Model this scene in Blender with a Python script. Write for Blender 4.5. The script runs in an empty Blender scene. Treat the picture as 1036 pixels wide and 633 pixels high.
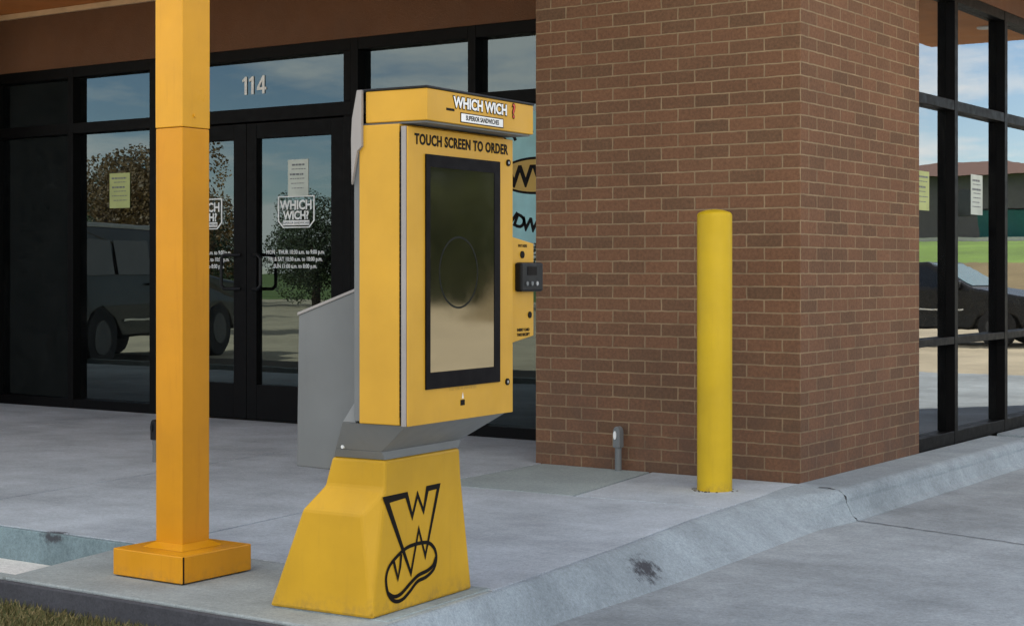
import bpy, bmesh, math, random
from mathutils import Vector, Matrix
random.seed(7)
S = bpy.context.scene
COL = S.collection
R = math.radians

# ------------------------------------------------------------------ materials
def newmat(name):
    m = bpy.data.materials.new(name); m.use_nodes = True
    nt = m.node_tree; b = nt.nodes['Principled BSDF']
    return m, nt, b
def N(nt, t, **kw):
    n = nt.nodes.new(t)
    for k, v in kw.items():
        if k in n.inputs.keys() if isinstance(k, str) else False: n.inputs[k].default_value = v
        else: setattr(n, k, v)
    return n
def L(nt, a, b): nt.links.new(a, b)
def coord(nt): return N(nt, 'ShaderNodeTexCoord').outputs['Object']
def noise(nt, vec, scale, detail=4, rough=.55):
    n = N(nt, 'ShaderNodeTexNoise'); n.inputs['Scale'].default_value = scale
    n.inputs['Detail'].default_value = detail; n.inputs['Roughness'].default_value = rough
    L(nt, vec, n.inputs['Vector']); return n.outputs['Fac']
def ramp(nt, fac, stops):
    r = N(nt, 'ShaderNodeValToRGB'); e = r.color_ramp.elements
    while len(e) < len(stops): e.new(.5)
    for i, (p, c) in enumerate(stops):
        e[i].position = p; e[i].color = (c[0], c[1], c[2], 1) if hasattr(c, '__len__') else (c, c, c, 1)
    L(nt, fac, r.inputs['Fac']); return r.outputs['Color']
def mix(nt, fac, a, b, mode='MIX'):
    m = N(nt, 'ShaderNodeMix'); m.data_type = 'RGBA'; m.blend_type = mode
    for s, v in ((m.inputs[0], fac), (m.inputs[6], a), (m.inputs[7], b)):
        if isinstance(v, bpy.types.NodeSocket): L(nt, v, s)
        elif hasattr(v, '__len__'): s.default_value = (v[0], v[1], v[2], 1)
        else: s.default_value = v
    return m.outputs[2]
def mathn(nt, op, a, b=None, c=None, clamp=False):
    m = N(nt, 'ShaderNodeMath'); m.operation = op; m.use_clamp = clamp
    for i, v in enumerate((a, b, c)):
        if v is None: continue
        if isinstance(v, bpy.types.NodeSocket): L(nt, v, m.inputs[i])
        else: m.inputs[i].default_value = v
    return m.outputs[0]
def bump(nt, h, strength, dist, b):
    n = N(nt, 'ShaderNodeBump'); n.inputs['Strength'].default_value = strength
    n.inputs['Distance'].default_value = dist; L(nt, h, n.inputs['Height']); L(nt, n.outputs[0], b.inputs['Normal'])

def plain(name, c, rough=.5, metal=0, spec=.5, var=.12, nscale=6, bstr=.05, bsc=60, coat=0):
    m, nt, b = newmat(name); v = coord(nt)
    f = noise(nt, v, nscale, 5)
    lo = tuple(x*(1-var) for x in c); hi = tuple(min(1, x*(1+var)) for x in c)
    L(nt, ramp(nt, f, [(.3, lo), (.7, hi)]), b.inputs['Base Color'])
    L(nt, ramp(nt, noise(nt, v, nscale*3), [(.3, max(0, rough-.08)), (.7, min(1, rough+.08))]), b.inputs['Roughness'])
    b.inputs['Metallic'].default_value = metal
    b.inputs['Specular IOR Level'].default_value = spec
    b.inputs['Coat Weight'].default_value = coat
    if bstr: bump(nt, noise(nt, v, bsc, 3), bstr, .01, b)
    return m

def paint(name, c, dirt=(.12, .08, .03), amt=.5, rough=.38, streak=True, foot=0):
    """aged coated sheet metal: fine mottling, vertical streaks, scuffs, slight orange peel"""
    m, nt, b = newmat(name); v = coord(nt)
    base = ramp(nt, noise(nt, v, 3, 5), [(.3, tuple(x*.86 for x in c)), (.7, tuple(min(1, x*1.07) for x in c))])
    mp = N(nt, 'ShaderNodeMapping'); mp.inputs['Scale'].default_value = (14, 14, 1.1); L(nt, v, mp.inputs['Vector'])
    st = ramp(nt, noise(nt, mp.outputs[0], 2.2, 6, .7), [(.54, 0), (.78, 1)])
    sp = ramp(nt, noise(nt, v, 70, 4, .7), [(.66, 0), (.74, 1)])
    f = mathn(nt, 'MULTIPLY', st, amt*.30) if streak else mathn(nt, 'MULTIPLY', st, amt*.1)
    f2 = mathn(nt, 'MULTIPLY', sp, amt*.25)
    f = mathn(nt, 'ADD', f, f2, clamp=True)
    colr = mix(nt, f, base, dirt)
    if foot:
        sz = N(nt, 'ShaderNodeSeparateXYZ'); L(nt, v, sz.inputs[0])
        g_ = mathn(nt, 'SUBTRACT', 1.0, mathn(nt, 'DIVIDE', sz.outputs[2], foot), clamp=True)
        g_ = mathn(nt, 'MULTIPLY', g_, ramp(nt, noise(nt, v, 22, 6, .75), [(.45, 0), (.66, .5)]))
        colr = mix(nt, g_, colr, (.10, .085, .065))
    L(nt, colr, b.inputs['Base Color'])
    L(nt, ramp(nt, noise(nt, v, 9, 5), [(.3, rough-.07), (.7, rough+.12)]), b.inputs['Roughness'])
    b.inputs['Specular IOR Level'].default_value = .3
    bump(nt, mathn(nt, 'ADD', noise(nt, v, 180, 2), mathn(nt, 'MULTIPLY', noise(nt, v, 4, 2), 6.0)), .06, .004, b)
    return m

def concrete(name, c, tint=(1, 1, 1), stain=.35, spots=()):
    m, nt, b = newmat(name); v = coord(nt)
    big = noise(nt, v, .55, 6, .6); med = noise(nt, v, 3.2, 6, .65); fin = noise(nt, v, 45, 4, .7)
    mp = N(nt, 'ShaderNodeMapping'); mp.inputs['Rotation'].default_value = (0, 0, .5); mp.inputs['Scale'].default_value = (1.1, 3.2, 1)
    L(nt, v, mp.inputs['Vector']); sw = noise(nt, mp.outputs[0], 1.6, 6, .65)
    d = tuple(c[i]*tint[i]*(1-stain) for i in range(3)); l = tuple(min(1, c[i]*tint[i]*(1+stain*.45)) for i in range(3))
    col = ramp(nt, big, [(.40, d), (.58, l)])
    col = mix(nt, .42, col, ramp(nt, med, [(.38, d), (.62, l)]))
    col = mix(nt, .18, col, ramp(nt, sw, [(.35, d), (.65, l)]))
    fin2 = noise(nt, v, 130, 3, .8)
    g = mix(nt, .5, ramp(nt, fin, [(.3, .68), (.7, 1.22)]), ramp(nt, fin2, [(.32, .6), (.68, 1.3)]))
    col = mix(nt, 1.0, col, g, 'MULTIPLY')
    blot = ramp(nt, noise(nt, v, 1.7, 5, .75), [(.60, 0), (.72, 1)])
    col = mix(nt, mathn(nt, 'MULTIPLY', blot, .28), col, tuple(x*.45 for x in c))
    speck = ramp(nt, noise(nt, v, 28, 3, .8), [(.70, 0), (.75, 1)])
    col = mix(nt, mathn(nt, 'MULTIPLY', speck, .5), col, (.07, .06, .055))
    vo = N(nt, 'ShaderNodeTexVoronoi'); vo.inputs['Scale'].default_value = 2.3; vo.inputs['Randomness'].default_value = 1; L(nt, v, vo.inputs['Vector'])
    dot = ramp(nt, mathn(nt, 'ADD', vo.outputs['Distance'], mathn(nt, 'MULTIPLY', noise(nt, v, 40, 3), .03)), [(.040, 1), (.052, 0)])
    col = mix(nt, mathn(nt, 'MULTIPLY', dot, mathn(nt, 'MULTIPLY', ramp(nt, noise(nt, v, .9, 2), [(.45, 0), (.6, 1)]), .65)), col, (.06, .055, .055))
    for (x, y, z, sx, sy, sz, dark) in spots:
        mq = N(nt, 'ShaderNodeMapping'); mq.vector_type = 'TEXTURE'
        mq.inputs['Location'].default_value = (x, y, z); mq.inputs['Scale'].default_value = (sx, sy, sz)
        L(nt, v, mq.inputs['Vector'])
        ln = N(nt, 'ShaderNodeVectorMath'); ln.operation = 'LENGTH'; L(nt, mq.outputs[0], ln.inputs[0])
        q = mathn(nt, 'ADD', ln.outputs['Value'], mathn(nt, 'MULTIPLY', noise(nt, v, 24, 5, .75), 2.4))
        fq = ramp(nt, mathn(nt, 'MULTIPLY', q, .3), [(.46, 1), (.60, 0)])
        col = mix(nt, mathn(nt, 'MULTIPLY', fq, .85), col, dark)
    L(nt, col, b.inputs['Base Color']); b.inputs['Roughness'].default_value = .86
    b.inputs['Specular IOR Level'].default_value = .3
    bump(nt, mathn(nt, 'ADD', fin, mathn(nt, 'MULTIPLY', med, 1.5)), .35, .006, b)
    return m

def brick_mat():
    m, nt, b = newmat('brick'); v = coord(nt)
    sx = N(nt, 'ShaderNodeSeparateXYZ'); L(nt, v, sx.inputs[0])
    u = mathn(nt, 'ADD', sx.outputs[0], sx.outputs[1])
    w = mathn(nt, 'ADD', sx.outputs[2], .0111)
    wob = mathn(nt, 'MULTIPLY', mathn(nt, 'SUBTRACT', noise(nt, v, 16, 4), .5), .0095)
    cb = N(nt, 'ShaderNodeCombineXYZ'); L(nt, mathn(nt, 'ADD', u, wob), cb.inputs[0]); L(nt, mathn(nt, 'ADD', w, wob), cb.inputs[1])
    t = N(nt, 'ShaderNodeTexBrick'); L(nt, cb.outputs[0], t.inputs['Vector'])
    t.inputs['Scale'].default_value = 1; t.inputs['Brick Width'].default_value = .2094
    t.inputs['Row Height'].default_value = .0698; t.inputs['Mortar Size'].default_value = .0044
    t.inputs['Mortar Smooth'].default_value = .25; t.inputs['Bias'].default_value = 0
    t.inputs['Color1'].default_value = (.190, .105, .057, 1); t.inputs['Color2'].default_value = (.132, .077, .044, 1)
    t.inputs['Mortar'].default_value = (.40, .285, .205, 1)
    # a second draw of colour per brick through a shifted copy
    t2 = N(nt, 'ShaderNodeTexBrick'); L(nt, cb.outputs[0], t2.inputs['Vector'])
    for k in ('Scale', 'Brick Width', 'Row Height', 'Mortar Size'): t2.inputs[k].default_value = t.inputs[k].default_value
    t2.inputs['Color1'].default_value = (1, 1, 1, 1); t2.inputs['Color2'].default_value = (.0, .0, .0, 1); t2.inputs['Mortar'].default_value = (.5, .5, .5, 1)
    t2.inputs['Bias'].default_value = -.35
    red = mix(nt, mathn(nt, 'MULTIPLY', t2.outputs['Color'], .38), t.outputs['Color'], (.200, .080, .044))
    mot = ramp(nt, noise(nt, v, 55, 5, .75), [(.3, .66), (.7, 1.28)])
    big = ramp(nt, noise(nt, v, 1.3, 5, .6), [(.3, .85), (.7, 1.12)])
    col = mix(nt, 1, red, mot, 'MULTIPLY'); col = mix(nt, 1, col, big, 'MULTIPLY')
    mort = mix(nt, 1, (.31, .215, .125), ramp(nt, noise(nt, v, 5, 5, .7), [(.3, .65), (.7, 1.15)]), 'MULTIPLY')
    col = mix(nt, t.outputs['Fac'], col, mort)
    # soil near the base, plus the wall's fall-off into shade painted into the colour
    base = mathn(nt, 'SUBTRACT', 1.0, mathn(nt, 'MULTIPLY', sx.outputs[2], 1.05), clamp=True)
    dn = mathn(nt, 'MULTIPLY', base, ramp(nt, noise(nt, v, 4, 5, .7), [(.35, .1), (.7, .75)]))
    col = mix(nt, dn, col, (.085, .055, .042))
    L(nt, col, b.inputs['Base Color']); b.inputs['Roughness'].default_value = .9; b.inputs['Specular IOR Level'].default_value = .25
    hgt = mathn(nt, 'ADD', mathn(nt, 'MULTIPLY', t.outputs['Fac'], -1.0), mathn(nt, 'MULTIPLY', noise(nt, v, 90, 4, .7), .35))
    bump(nt, hgt, .8, .006, b)
    return m

def glass(name, ior, tint, rough=.0, wave=.007, refl=(.95, .98, 1)):
    m = bpy.data.materials.new(name); m.use_nodes = True; nt = m.node_tree; nt.nodes.clear()
    out = N(nt, 'ShaderNodeOutputMaterial'); fr = N(nt, 'ShaderNodeFresnel'); fr.inputs['IOR'].default_value = ior
    gl = N(nt, 'ShaderNodeBsdfGlossy'); gl.inputs['Roughness'].default_value = rough; gl.inputs['Color'].default_value = (*refl, 1)
    tr = N(nt, 'ShaderNodeBsdfTransparent'); tr.inputs['Color'].default_value = (*tint, 1)
    mx = N(nt, 'ShaderNodeMixShader'); v = coord(nt)
    bp = N(nt, 'ShaderNodeBump'); bp.inputs['Strength'].default_value = wave; bp.inputs['Distance'].default_value = .05
    L(nt, noise(nt, v, 2.2, 2), bp.inputs['Height']); L(nt, bp.outputs[0], gl.inputs['Normal'])
    # dust film and smears
    df = N(nt, 'ShaderNodeBsdfDiffuse'); df.inputs['Color'].default_value = (.5, .5, .48, 1)
    mx2 = N(nt, 'ShaderNodeMixShader'); L(nt, ramp(nt, noise(nt, v, 3.5, 6, .7), [(.4, .001), (.75, .014)]), mx2.inputs[0])
    L(nt, fr.outputs[0], mx.inputs[0]); L(nt, tr.outputs[0], mx.inputs[1]); L(nt, gl.outputs[0], mx.inputs[2])
    L(nt, mx.outputs[0], mx2.inputs[1]); L(nt, df.outputs[0], mx2.inputs[2]); L(nt, mx2.outputs[0], out.inputs['Surface'])
    return m

M = {}
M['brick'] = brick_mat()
M['post'] = paint('post_paint', (.68, .33, .018), dirt=(.35, .13, .01), amt=.8, rough=.33)
M['post_low'] = paint('post_lower_paint', (.62, .265, .006), dirt=(.40, .12, .006), amt=1.0, rough=.36, foot=.05)
M['kiosk'] = paint('kiosk_paint', (.57, .31, .028), dirt=(.35, .2, .04), amt=.35, rough=.42)
M['pedestal'] = paint('pedestal_paint', (.58, .325, .014), dirt=(.3, .18, .03), amt=.7, rough=.5, foot=.075)
M['bollard'] = paint('bollard_plastic', (.58, .38, .009), dirt=(.3, .2, .02), amt=.6, rough=.5, foot=.06)
M['grey'] = paint('grey_metal', (.150, .158, .160), dirt=(.1, .1, .1), amt=.4, rough=.5)
M['grey_neck'] = paint('neck_metal', (.21, .218, .22), dirt=(.1, .1, .1), amt=.4, rough=.5)
M['grey_light'] = paint('grey_edge', (.30, .28, .27), dirt=(.1, .1, .1), amt=.3, rough=.5)
M['black'] = plain('black_plastic', (.008, .008, .009), .5, spec=.25, bstr=.02)
M['ink'] = plain('black_print', (.008, .006, .005), .6, spec=.1, bstr=0)
M['white'] = plain('white_print', (.78, .78, .76), .5, bstr=0)
M['frame'] = plain('dark_aluminium', (.003, .0026, .0026), .5, spec=.09, bstr=.02)
M['fascia'] = plain('brown_stucco', (.115, .050, .023), .9, var=.12, nscale=2, bstr=.5, bsc=110)
M['parapet'] = plain('tan_stucco', (.35, .24, .15), .9, var=.1, nscale=1, bstr=.3, bsc=90)
M['soffit'] = plain('orange_brown_soffit', (.62, .22, .055), .7, var=.15, nscale=3, bstr=.1)
M['trim'] = plain('tan_trim', (.55, .38, .24), .6)
M['interior'] = plain('interior_wall', (.10, .085, .07), .9)
M['intfloor'] = plain('interior_floor', (.08, .07, .06), .5)
M['darkwood'] = plain('dark_furniture', (.035, .028, .024), .5)
M['walk'] = concrete('sidewalk_concrete', (.44, .485, .525), stain=.36, spots=[(-1.95, -3.30, 0, .10, .045, .05, (.05, .045, .05))])
M['walk_dark'] = concrete('patch_concrete', (.33, .385, .385), stain=.2)
M['pad'] = concrete('pad_concrete', (.34, .375, .37), stain=.32)
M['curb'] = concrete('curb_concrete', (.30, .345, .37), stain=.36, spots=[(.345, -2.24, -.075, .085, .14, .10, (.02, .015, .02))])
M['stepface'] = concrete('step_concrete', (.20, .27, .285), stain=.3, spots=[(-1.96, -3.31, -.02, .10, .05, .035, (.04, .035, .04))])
M['gutter'] = concrete('gutter_concrete', (.68, .67, .64), stain=.15)
M['drive'] = concrete('drive_concrete', (.315, .35, .37), stain=.40)
M['lot'] = concrete('parking_lot_concrete', (.45, .385, .27), stain=.3)
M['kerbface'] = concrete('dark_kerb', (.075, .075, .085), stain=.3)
M['crack'] = plain('crack_filler', (.02, .02, .024), .9)
M['joint'] = plain('joint_dirt', (.035, .038, .042), .95)
M['soil'] = plain('soil', (.075, .06, .04), .95, var=.3, nscale=20, bstr=.8, bsc=40)
M['glass_front'] = glass('tinted_glass', 1.92, (.12, .12, .12), refl=(.78, .96, 1.0))
M['glass_side'] = glass('mirror_glass', 3.1, (.25, .27, .28))
M['galv'] = plain('galvanised', (.42, .43, .45), .42, metal=.7)
M['paper_y'] = plain('yellow_paper', (.40, .44, .18), .8, bstr=0)
M['paper_w'] = plain('white_paper', (.52, .56, .50), .8, bstr=0)
M['printgrey'] = plain('grey_print', (.14, .15, .16), .8, bstr=0)
M['teal'] = plain('teal_print', (.30, .55, .56), .6, bstr=0)
M['gold'] = plain('gold_print', (.48, .30, .06), .6, bstr=0)
M['red'] = plain('red_print', (.5, .05, .03), .6, bstr=0)
M['grass'], _nt, _b = newmat('grass_blade'); _v = coord(_nt)
L(_nt, ramp(_nt, noise(_nt, _v, 60, 4, .7), [(.38, (.06, .075, .02)), (.5, (.12, .11, .035)), (.62, (.26, .20, .09))]), _b.inputs['Base Color']); _b.inputs['Roughness'].default_value = .8
M['lawn'] = plain('lawn', (.09, .14, .025), .95, var=.35, nscale=.35, bstr=.8, bsc=15)
M['banklawn'] = plain('bank_lawn', (.13, .22, .03), .95, var=.3, nscale=.35)
M['drylawn'] = plain('dry_lawn', (.20, .15, .07), .95, var=.3, nscale=.5)
M['leaf'] = plain('leaves', (.030, .052, .012), .6, var=.5, nscale=1.2, bstr=0)
M['leaf_olive'] = plain('olive_leaves', (.11, .125, .03), .6, var=.4, nscale=.6, bstr=0)
M['leaf_rust'] = plain('rust_leaves', (.15, .085, .02), .6, var=.5, nscale=1.2, bstr=0)
M['bark'] = plain('bark', (.09, .065, .045), .95)
M['cardark'] = plain('dark_car_paint', (.016, .014, .012), .35, spec=.3, coat=.15, bstr=0)
M['carblack'] = plain('black_car_paint', (.006, .006, .007), .3, spec=.4, bstr=0)
M['carglass'] = plain('car_glass', (.01, .012, .014), .06, bstr=0)
M['rim'] = plain('dull_rim', (.06, .06, .06), .5, bstr=0)
M['windscreen'] = plain('windscreen_glass', (.03, .12, .15), .2, spec=.3, bstr=0, coat=.2)
M['palepaint'] = plain('pale_car_paint', (.45, .45, .43), .4, bstr=0)
M['chrome'] = plain('chrome', (.6, .6, .62), .2, metal=1, bstr=0)
M['tyre'] = plain('rubber', (.02, .02, .02), .85)
M['roofred'] = plain('red_brown_roof', (.13, .065, .045), .9)
M['housewall'] = plain('grey_wall', (.16, .15, .15), .9)
M['dumpster'] = plain('teal_steel', (.02, .14, .15), .6)
M['screen'] = None
def screen_mat():
    m, nt, b = newmat('screen_glass'); b.inputs['Base Color'].default_value = (.004, .005, .004, 1)
    b.inputs['Roughness'].default_value = .03; b.inputs['IOR'].default_value = 2.4; b.inputs['Specular Tint'].default_value = (1, .97, .82, 1)
    v = coord(nt)
    L(nt, ramp(nt, noise(nt, v, 12, 5, .7), [(.3, .035), (.8, .085)]), b.inputs['Roughness'])
    return m
M['screen'] = screen_mat()
M['ring'] = plain('ring_dark', (.006, .007, .004), .6, spec=.15, bstr=0)
M['rubberbezel'] = plain('bezel', (.004, .003, .004), .55, spec=.08, bstr=0)

# ------------------------------------------------------------------ mesh builder
class MB:
    def __init__(s): s.v = []; s.f = []; s.mi = []; s.cur = 0
    def add(s, vs, fs):
        o = len(s.v); s.v += [tuple(p) for p in vs]
        for f in fs: s.f.append(tuple(i+o for i in f)); s.mi.append(s.cur)
        return s
    def box(s, x0, x1, y0, y1, z0, z1):
        vs = [(x, y, z) for z in (z0, z1) for y in (y0, y1) for x in (x0, x1)]
        return s.add(vs, [(0, 2, 3, 1), (4, 5, 7, 6), (0, 1, 5, 4), (2, 6, 7, 3), (0, 4, 6, 2), (1, 3, 7, 5)])
    def hexa(s, b, t):   # two quads, same winding (ccw from above)
        return s.add(list(b)+list(t), [(3, 2, 1, 0), (4, 5, 6, 7), (0, 1, 5, 4), (1, 2, 6, 5), (2, 3, 7, 6), (3, 0, 4, 7)])
    def prism(s, pts, a, b, mp):   # polygon pts (2d), extruded between a and b; mp(p,q,t)->xyz
        n = len(pts); vs = [mp(p[0], p[1], a) for p in pts]+[mp(p[0], p[1], b) for p in pts]
        return s.add(vs, [tuple(range(n))[::-1], tuple(range(n, 2*n))]+[(i, (i+1) % n, n+(i+1) % n, n+i) for i in range(n)])
    def cyl(s, p0, p1, r0, r1=None, n=16, cap=True):
        if r1 is None: r1 = r0
        p0 = Vector(p0); p1 = Vector(p1); d = (p1-p0).normalized()
        a = d.orthogonal().normalized(); b = d.cross(a)
        vs = [p0+(a*math.cos(t)+b*math.sin(t))*r0 for t in [2*math.pi*i/n for i in range(n)]]
        vs += [p1+(a*math.cos(t)+b*math.sin(t))*r1 for t in [2*math.pi*i/n for i in range(n)]]
        fs = [(i, (i+1) % n, n+(i+1) % n, n+i) for i in range(n)]
        if cap: fs += [tuple(range(n))[::-1], tuple(range(n, 2*n))]
        return s.add(vs, fs)
    def lathe(s, prof, n=32, c=(0, 0)):
        vs = []; fs = []
        for r, z in prof:
            for i in range(n):
                t = 2*math.pi*i/n; vs.append((c[0]+r*math.cos(t), c[1]+r*math.sin(t), z))
        for k in range(len(prof)-1):
            for i in range(n): fs.append((k*n+i, k*n+(i+1) % n, (k+1)*n+(i+1) % n, (k+1)*n+i))
        fs.append(tuple(range(n))[::-1]); fs.append(tuple(range((len(prof)-1)*n, len(prof)*n)))
        return s.add(vs, fs)
    def build(s, name, mats, parent=None, bevel=0, smooth=False, seg=2, recalc=True):
        me = bpy.data.meshes.new(name); me.from_pydata(s.v, [], s.f)
        if not isinstance(mats, (list, tuple)): mats = [mats]
        for m in mats: me.materials.append(m)
        me.polygons.foreach_set('material_index', s.mi)
        if recalc:
            bm = bmesh.new(); bm.from_mesh(me); bmesh.ops.recalc_face_normals(bm, faces=bm.faces); bm.to_mesh(me); bm.free()
        if smooth: me.polygons.foreach_set('use_smooth', [True]*len(me.polygons))
        me.update(); o = bpy.data.objects.new(name, me); COL.objects.link(o)
        if parent: o.parent = parent
        if bevel:
            md = o.modifiers.new('bevel', 'BEVEL'); md.width = bevel; md.segments = seg; md.limit_method = 'ANGLE'; md.angle_limit = R(25)
        return o
def tag(o, label=None, cat=None, group=None, kind=None):
    for k, v in (('label', label), ('category', cat), ('group', group), ('kind', kind)):
        if v: o[k] = v
    return o
def empty(name, loc=(0, 0, 0), rz=0):
    o = bpy.data.objects.new(name, None); COL.objects.link(o); o.location = loc; o.rotation_euler = (0, 0, rz)
    o.empty_display_size = .2; return o
def thing(name, label, cat, loc=(0, 0, 0), rz=0, group=None):
    return tag(empty(name, loc, rz), label, cat, group)

def text_mesh(body, size, org, right, up, bold=0., ext=.0006, align='CENTER', sx=1., space=1.):
    cu = bpy.data.curves.new('t', 'FONT'); cu.body = body; cu.size = size; cu.align_x = align; cu.align_y = 'BOTTOM_BASELINE'
    cu.offset = bold; cu.extrude = ext; cu.space_character = space; cu.resolution_u = 3
    ob = bpy.data.objects.new('t', cu); COL.objects.link(ob)
    bpy.context.view_layer.update()
    me = bpy.data.meshes.new_from_object(ob.evaluated_get(bpy.context.evaluated_depsgraph_get()))
    bpy.data.objects.remove(ob); bpy.data.curves.remove(cu)
    r = Vector(right).normalized(); u = Vector(up).normalized(); n = r.cross(u)
    mt = Matrix(((r.x*sx, u.x, n.x, org[0]), (r.y*sx, u.y, n.y, org[1]), (r.z*sx, u.z, n.z, org[2]), (0, 0, 0, 1)))
    me.transform(mt); return me
def text(name, body, size, org, right, up, mat, parent=None, **kw):
    me = text_mesh(body, size, org, right, up, **kw); me.materials.clear(); me.materials.append(mat); me.name = name
    o = bpy.data.objects.new(name, me); COL.objects.link(o)
    if parent: o.parent = parent
    return o
def join_meshes(name, parts, mats, parent=None):   # parts: (mesh, material index)
    bm = bmesh.new()
    for me, mi in parts:
        n0 = len(bm.faces); bm.from_mesh(me); bm.faces.ensure_lookup_table()
        for f in bm.faces[n0:]: f.material_index = mi
    me = bpy.data.meshes.new(name); bm.to_mesh(me); bm.free()
    for m in mats: me.materials.append(m)
    o = bpy.data.objects.new(name, me); COL.objects.link(o)
    if parent: o.parent = parent
    return o

# ------------------------------------------------------------------ ground
YS = 1.05      # storefront plane
def interp(tab, y):
    if y <= tab[0][0]: return tab[0][1]
    for (a, va), (b, vb) in zip(tab, tab[1:]):
        if y <= b: return va+(vb-va)*(y-a)/(b-a)
    return tab[-1][1]
edge_t = [(-9, .41), (-3.95, .375), (-3.3, .335), (-2.22, .225), (-1.39, .115), (-.10, .01)]      # slab / curb line
edge_b = [(-9, .50), (-3.95, .47), (-3.3, .43), (-2.3, .42), (-1.54, .385), (-.10, .30)]         # curb foot
def et(y): return interp(edge_t, y)
def eb(y): return interp(edge_b, y)

# big base of lawn out to the horizon
b = MB(); b.add([(-600, -600, -.45), (600, -600, -.45), (600, 600, -.45), (-600, 600, -.45)], [(0, 1, 2, 3)])
tag(b.build('ground', M['lawn']), kind='structure')
# concrete lots and drive (sheet with cracks as inlaid strips)
def strip(mb, pts, w, z):
    for i in range(len(pts)-1):
        p = Vector(pts[i]); q = Vector(pts[i+1]); d = (q-p).normalized(); nn = Vector((-d.y, d.x))*w*.5
        w2 = nn*random.uniform(.7, 1.3)
        mb.add([(p.x-nn.x, p.y-nn.y, z), (q.x-w2.x, q.y-w2.y, z), (q.x+w2.x, q.y+w2.y, z), (p.x+nn.x, p.y+nn.y, z)], [(0, 1, 2, 3)])
def jag(a, bb, n, amp):
    out = []
    a = Vector(a); bb = Vector(bb); d = (bb-a); nn = Vector((-d.y, d.x)).normalized()
    for i in range(n+1):
        t = i/n; o = a+d*t+nn*(random.uniform(-amp, amp) if 0 < i < n else 0); out.append((o.x, o.y))
    return out
b = MB()
for (x0, x1, y0, y1) in ((.30, 7, -12, 12),):
    b.add([(x0, y0, -.15), (x1, y0, -.15), (x1, y1, -.15), (x0, y1, -.15)], [(0, 1, 2, 3)])
b.cur = 1
strip(b, jag((.33, -.11), (1.30, -.375), 16, .006), .009, -.1465)
strip(b, jag((1.30, -.375), (6, -1.65), 30, .008), .009, -.1465)
strip(b, [(4.6, -9), (4.6, 0), (4.6, 12)], .008, -.1465)
tag(b.build('driveway', [M['drive'], M['crack']], recalc=False), kind='structure')

b = MB()
for (x0, x1, y0, y1) in ((7, 62, -45, 45), (-100, .30, -45, -6.6), (.3, 7, -45, -12), (.3, 7, 12, 45), (-60, .3, 11, 45)):
    b.add([(x0, y0, -.15), (x1, y0, -.15), (x1, y1, -.15), (x0, y1, -.15)], [(0, 1, 2, 3)])
tag(b.build('parking_lot', M['lot'], recalc=False), kind='structure')
# sidewalk slabs: real slabs with joints between them over a dark bed
b = MB()
def slab(mb, pts, z0=-.15, z1=0, gap=.009):
    c = Vector((sum(p[0] for p in pts)/len(pts), sum(p[1] for p in pts)/len(pts)))
    # inset each edge by gap
    n = len(pts); P = [Vector(p) for p in pts]; out = []
    for i in range(n):
        a, p, q = P[i-1], P[i], P[(i+1) % n]
        d1 = (p-a).normalized(); d2 = (q-p).normalized()
        n1 = Vector((-d1.y, d1.x)); n2 = Vector((-d2.y, d2.x))
        k = 1+n1.dot(n2); o = p+(n1+n2)*(gap/max(.3, k)); out.append((o.x, o.y))
    mb.prism(out, z0, z1, lambda x, y, t: (x, y, t))
ytop = YS+.02
slab(b, [(-16, -3.3), (-9.0, -3.3), (-9.0, ytop), (-16, ytop)])
slab(b, [(-9.0, -3.3), (-5.86, -3.3), (-5.97, ytop), (-9.0, ytop)])
slab(b, [(-5.86, -3.3), (-2.93, -3.3), (-3.50, ytop), (-5.97, ytop)])
slab(b, [(-2.93, -3.3), (-1.37, -3.3), (-1.60, -1.10), (-1.66, ytop), (-3.50, ytop)])
ye = [-3.3, -2.76, -2.22, -1.80, -1.39, -1.04]
slab(b, [(-1.37, -3.3)]+[(et(y), y) for y in ye]+[(-.74, -1.07), (-1.60, -1.10)])
ye = [-1.04, -.6, -.10]
slab(b, [(-.74, -1.07)]+[(et(y), y) for y in ye]+[(0.0, -.003), (-.90, -.003)])
b.cur = 1
slab(b, [(-1.60, -1.10), (-.74, -1.07), (-.90, -.003), (-1.63, -.003)])
tag(b.build('sidewalk', [M['walk'], M['walk_dark']], bevel=.002), kind='structure')
# dark dirt bed in the joints
b = MB(); b.box(-16, .0, -3.29, ytop, -.2, -.022); b.box(-1.3, .02, -3.29, -1.0, -.2, -.0225)
tag(b.build('joint_bed', M['joint']), kind='structure')
# front face of the upper walk (step) at the left
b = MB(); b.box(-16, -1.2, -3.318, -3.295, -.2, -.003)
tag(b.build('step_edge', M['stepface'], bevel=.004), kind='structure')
# pad carrying the post and kiosk
b = MB(); slab(b, [(-1.30, -4.09), (et(-4.09), -4.09), (et(-3.6), -3.6), (et(-3.305), -3.305), (-1.46, -3.305)], z0=-.145, z1=-.0005, gap=.002)
tag(b.build('concrete_pad', M['pad'], bevel=.006), kind='structure')
b = MB(); b.box(-16, -1.20, -4.10, -3.30, -.3, -.14)
tag(b.build('gutter', M['gutter']), kind='structure')
# kerb along the grass
b = MB(); b.box(-16, -1.30, -4.10, -4.03, -.3, -.001)
b.cur = 1; b.box(-16, .30, -4.125, -4.101, -.3, -.006)
tag(b.build('kerb', [M['pad'], M['kerbface']], bevel=.006), kind='structure')
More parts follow.
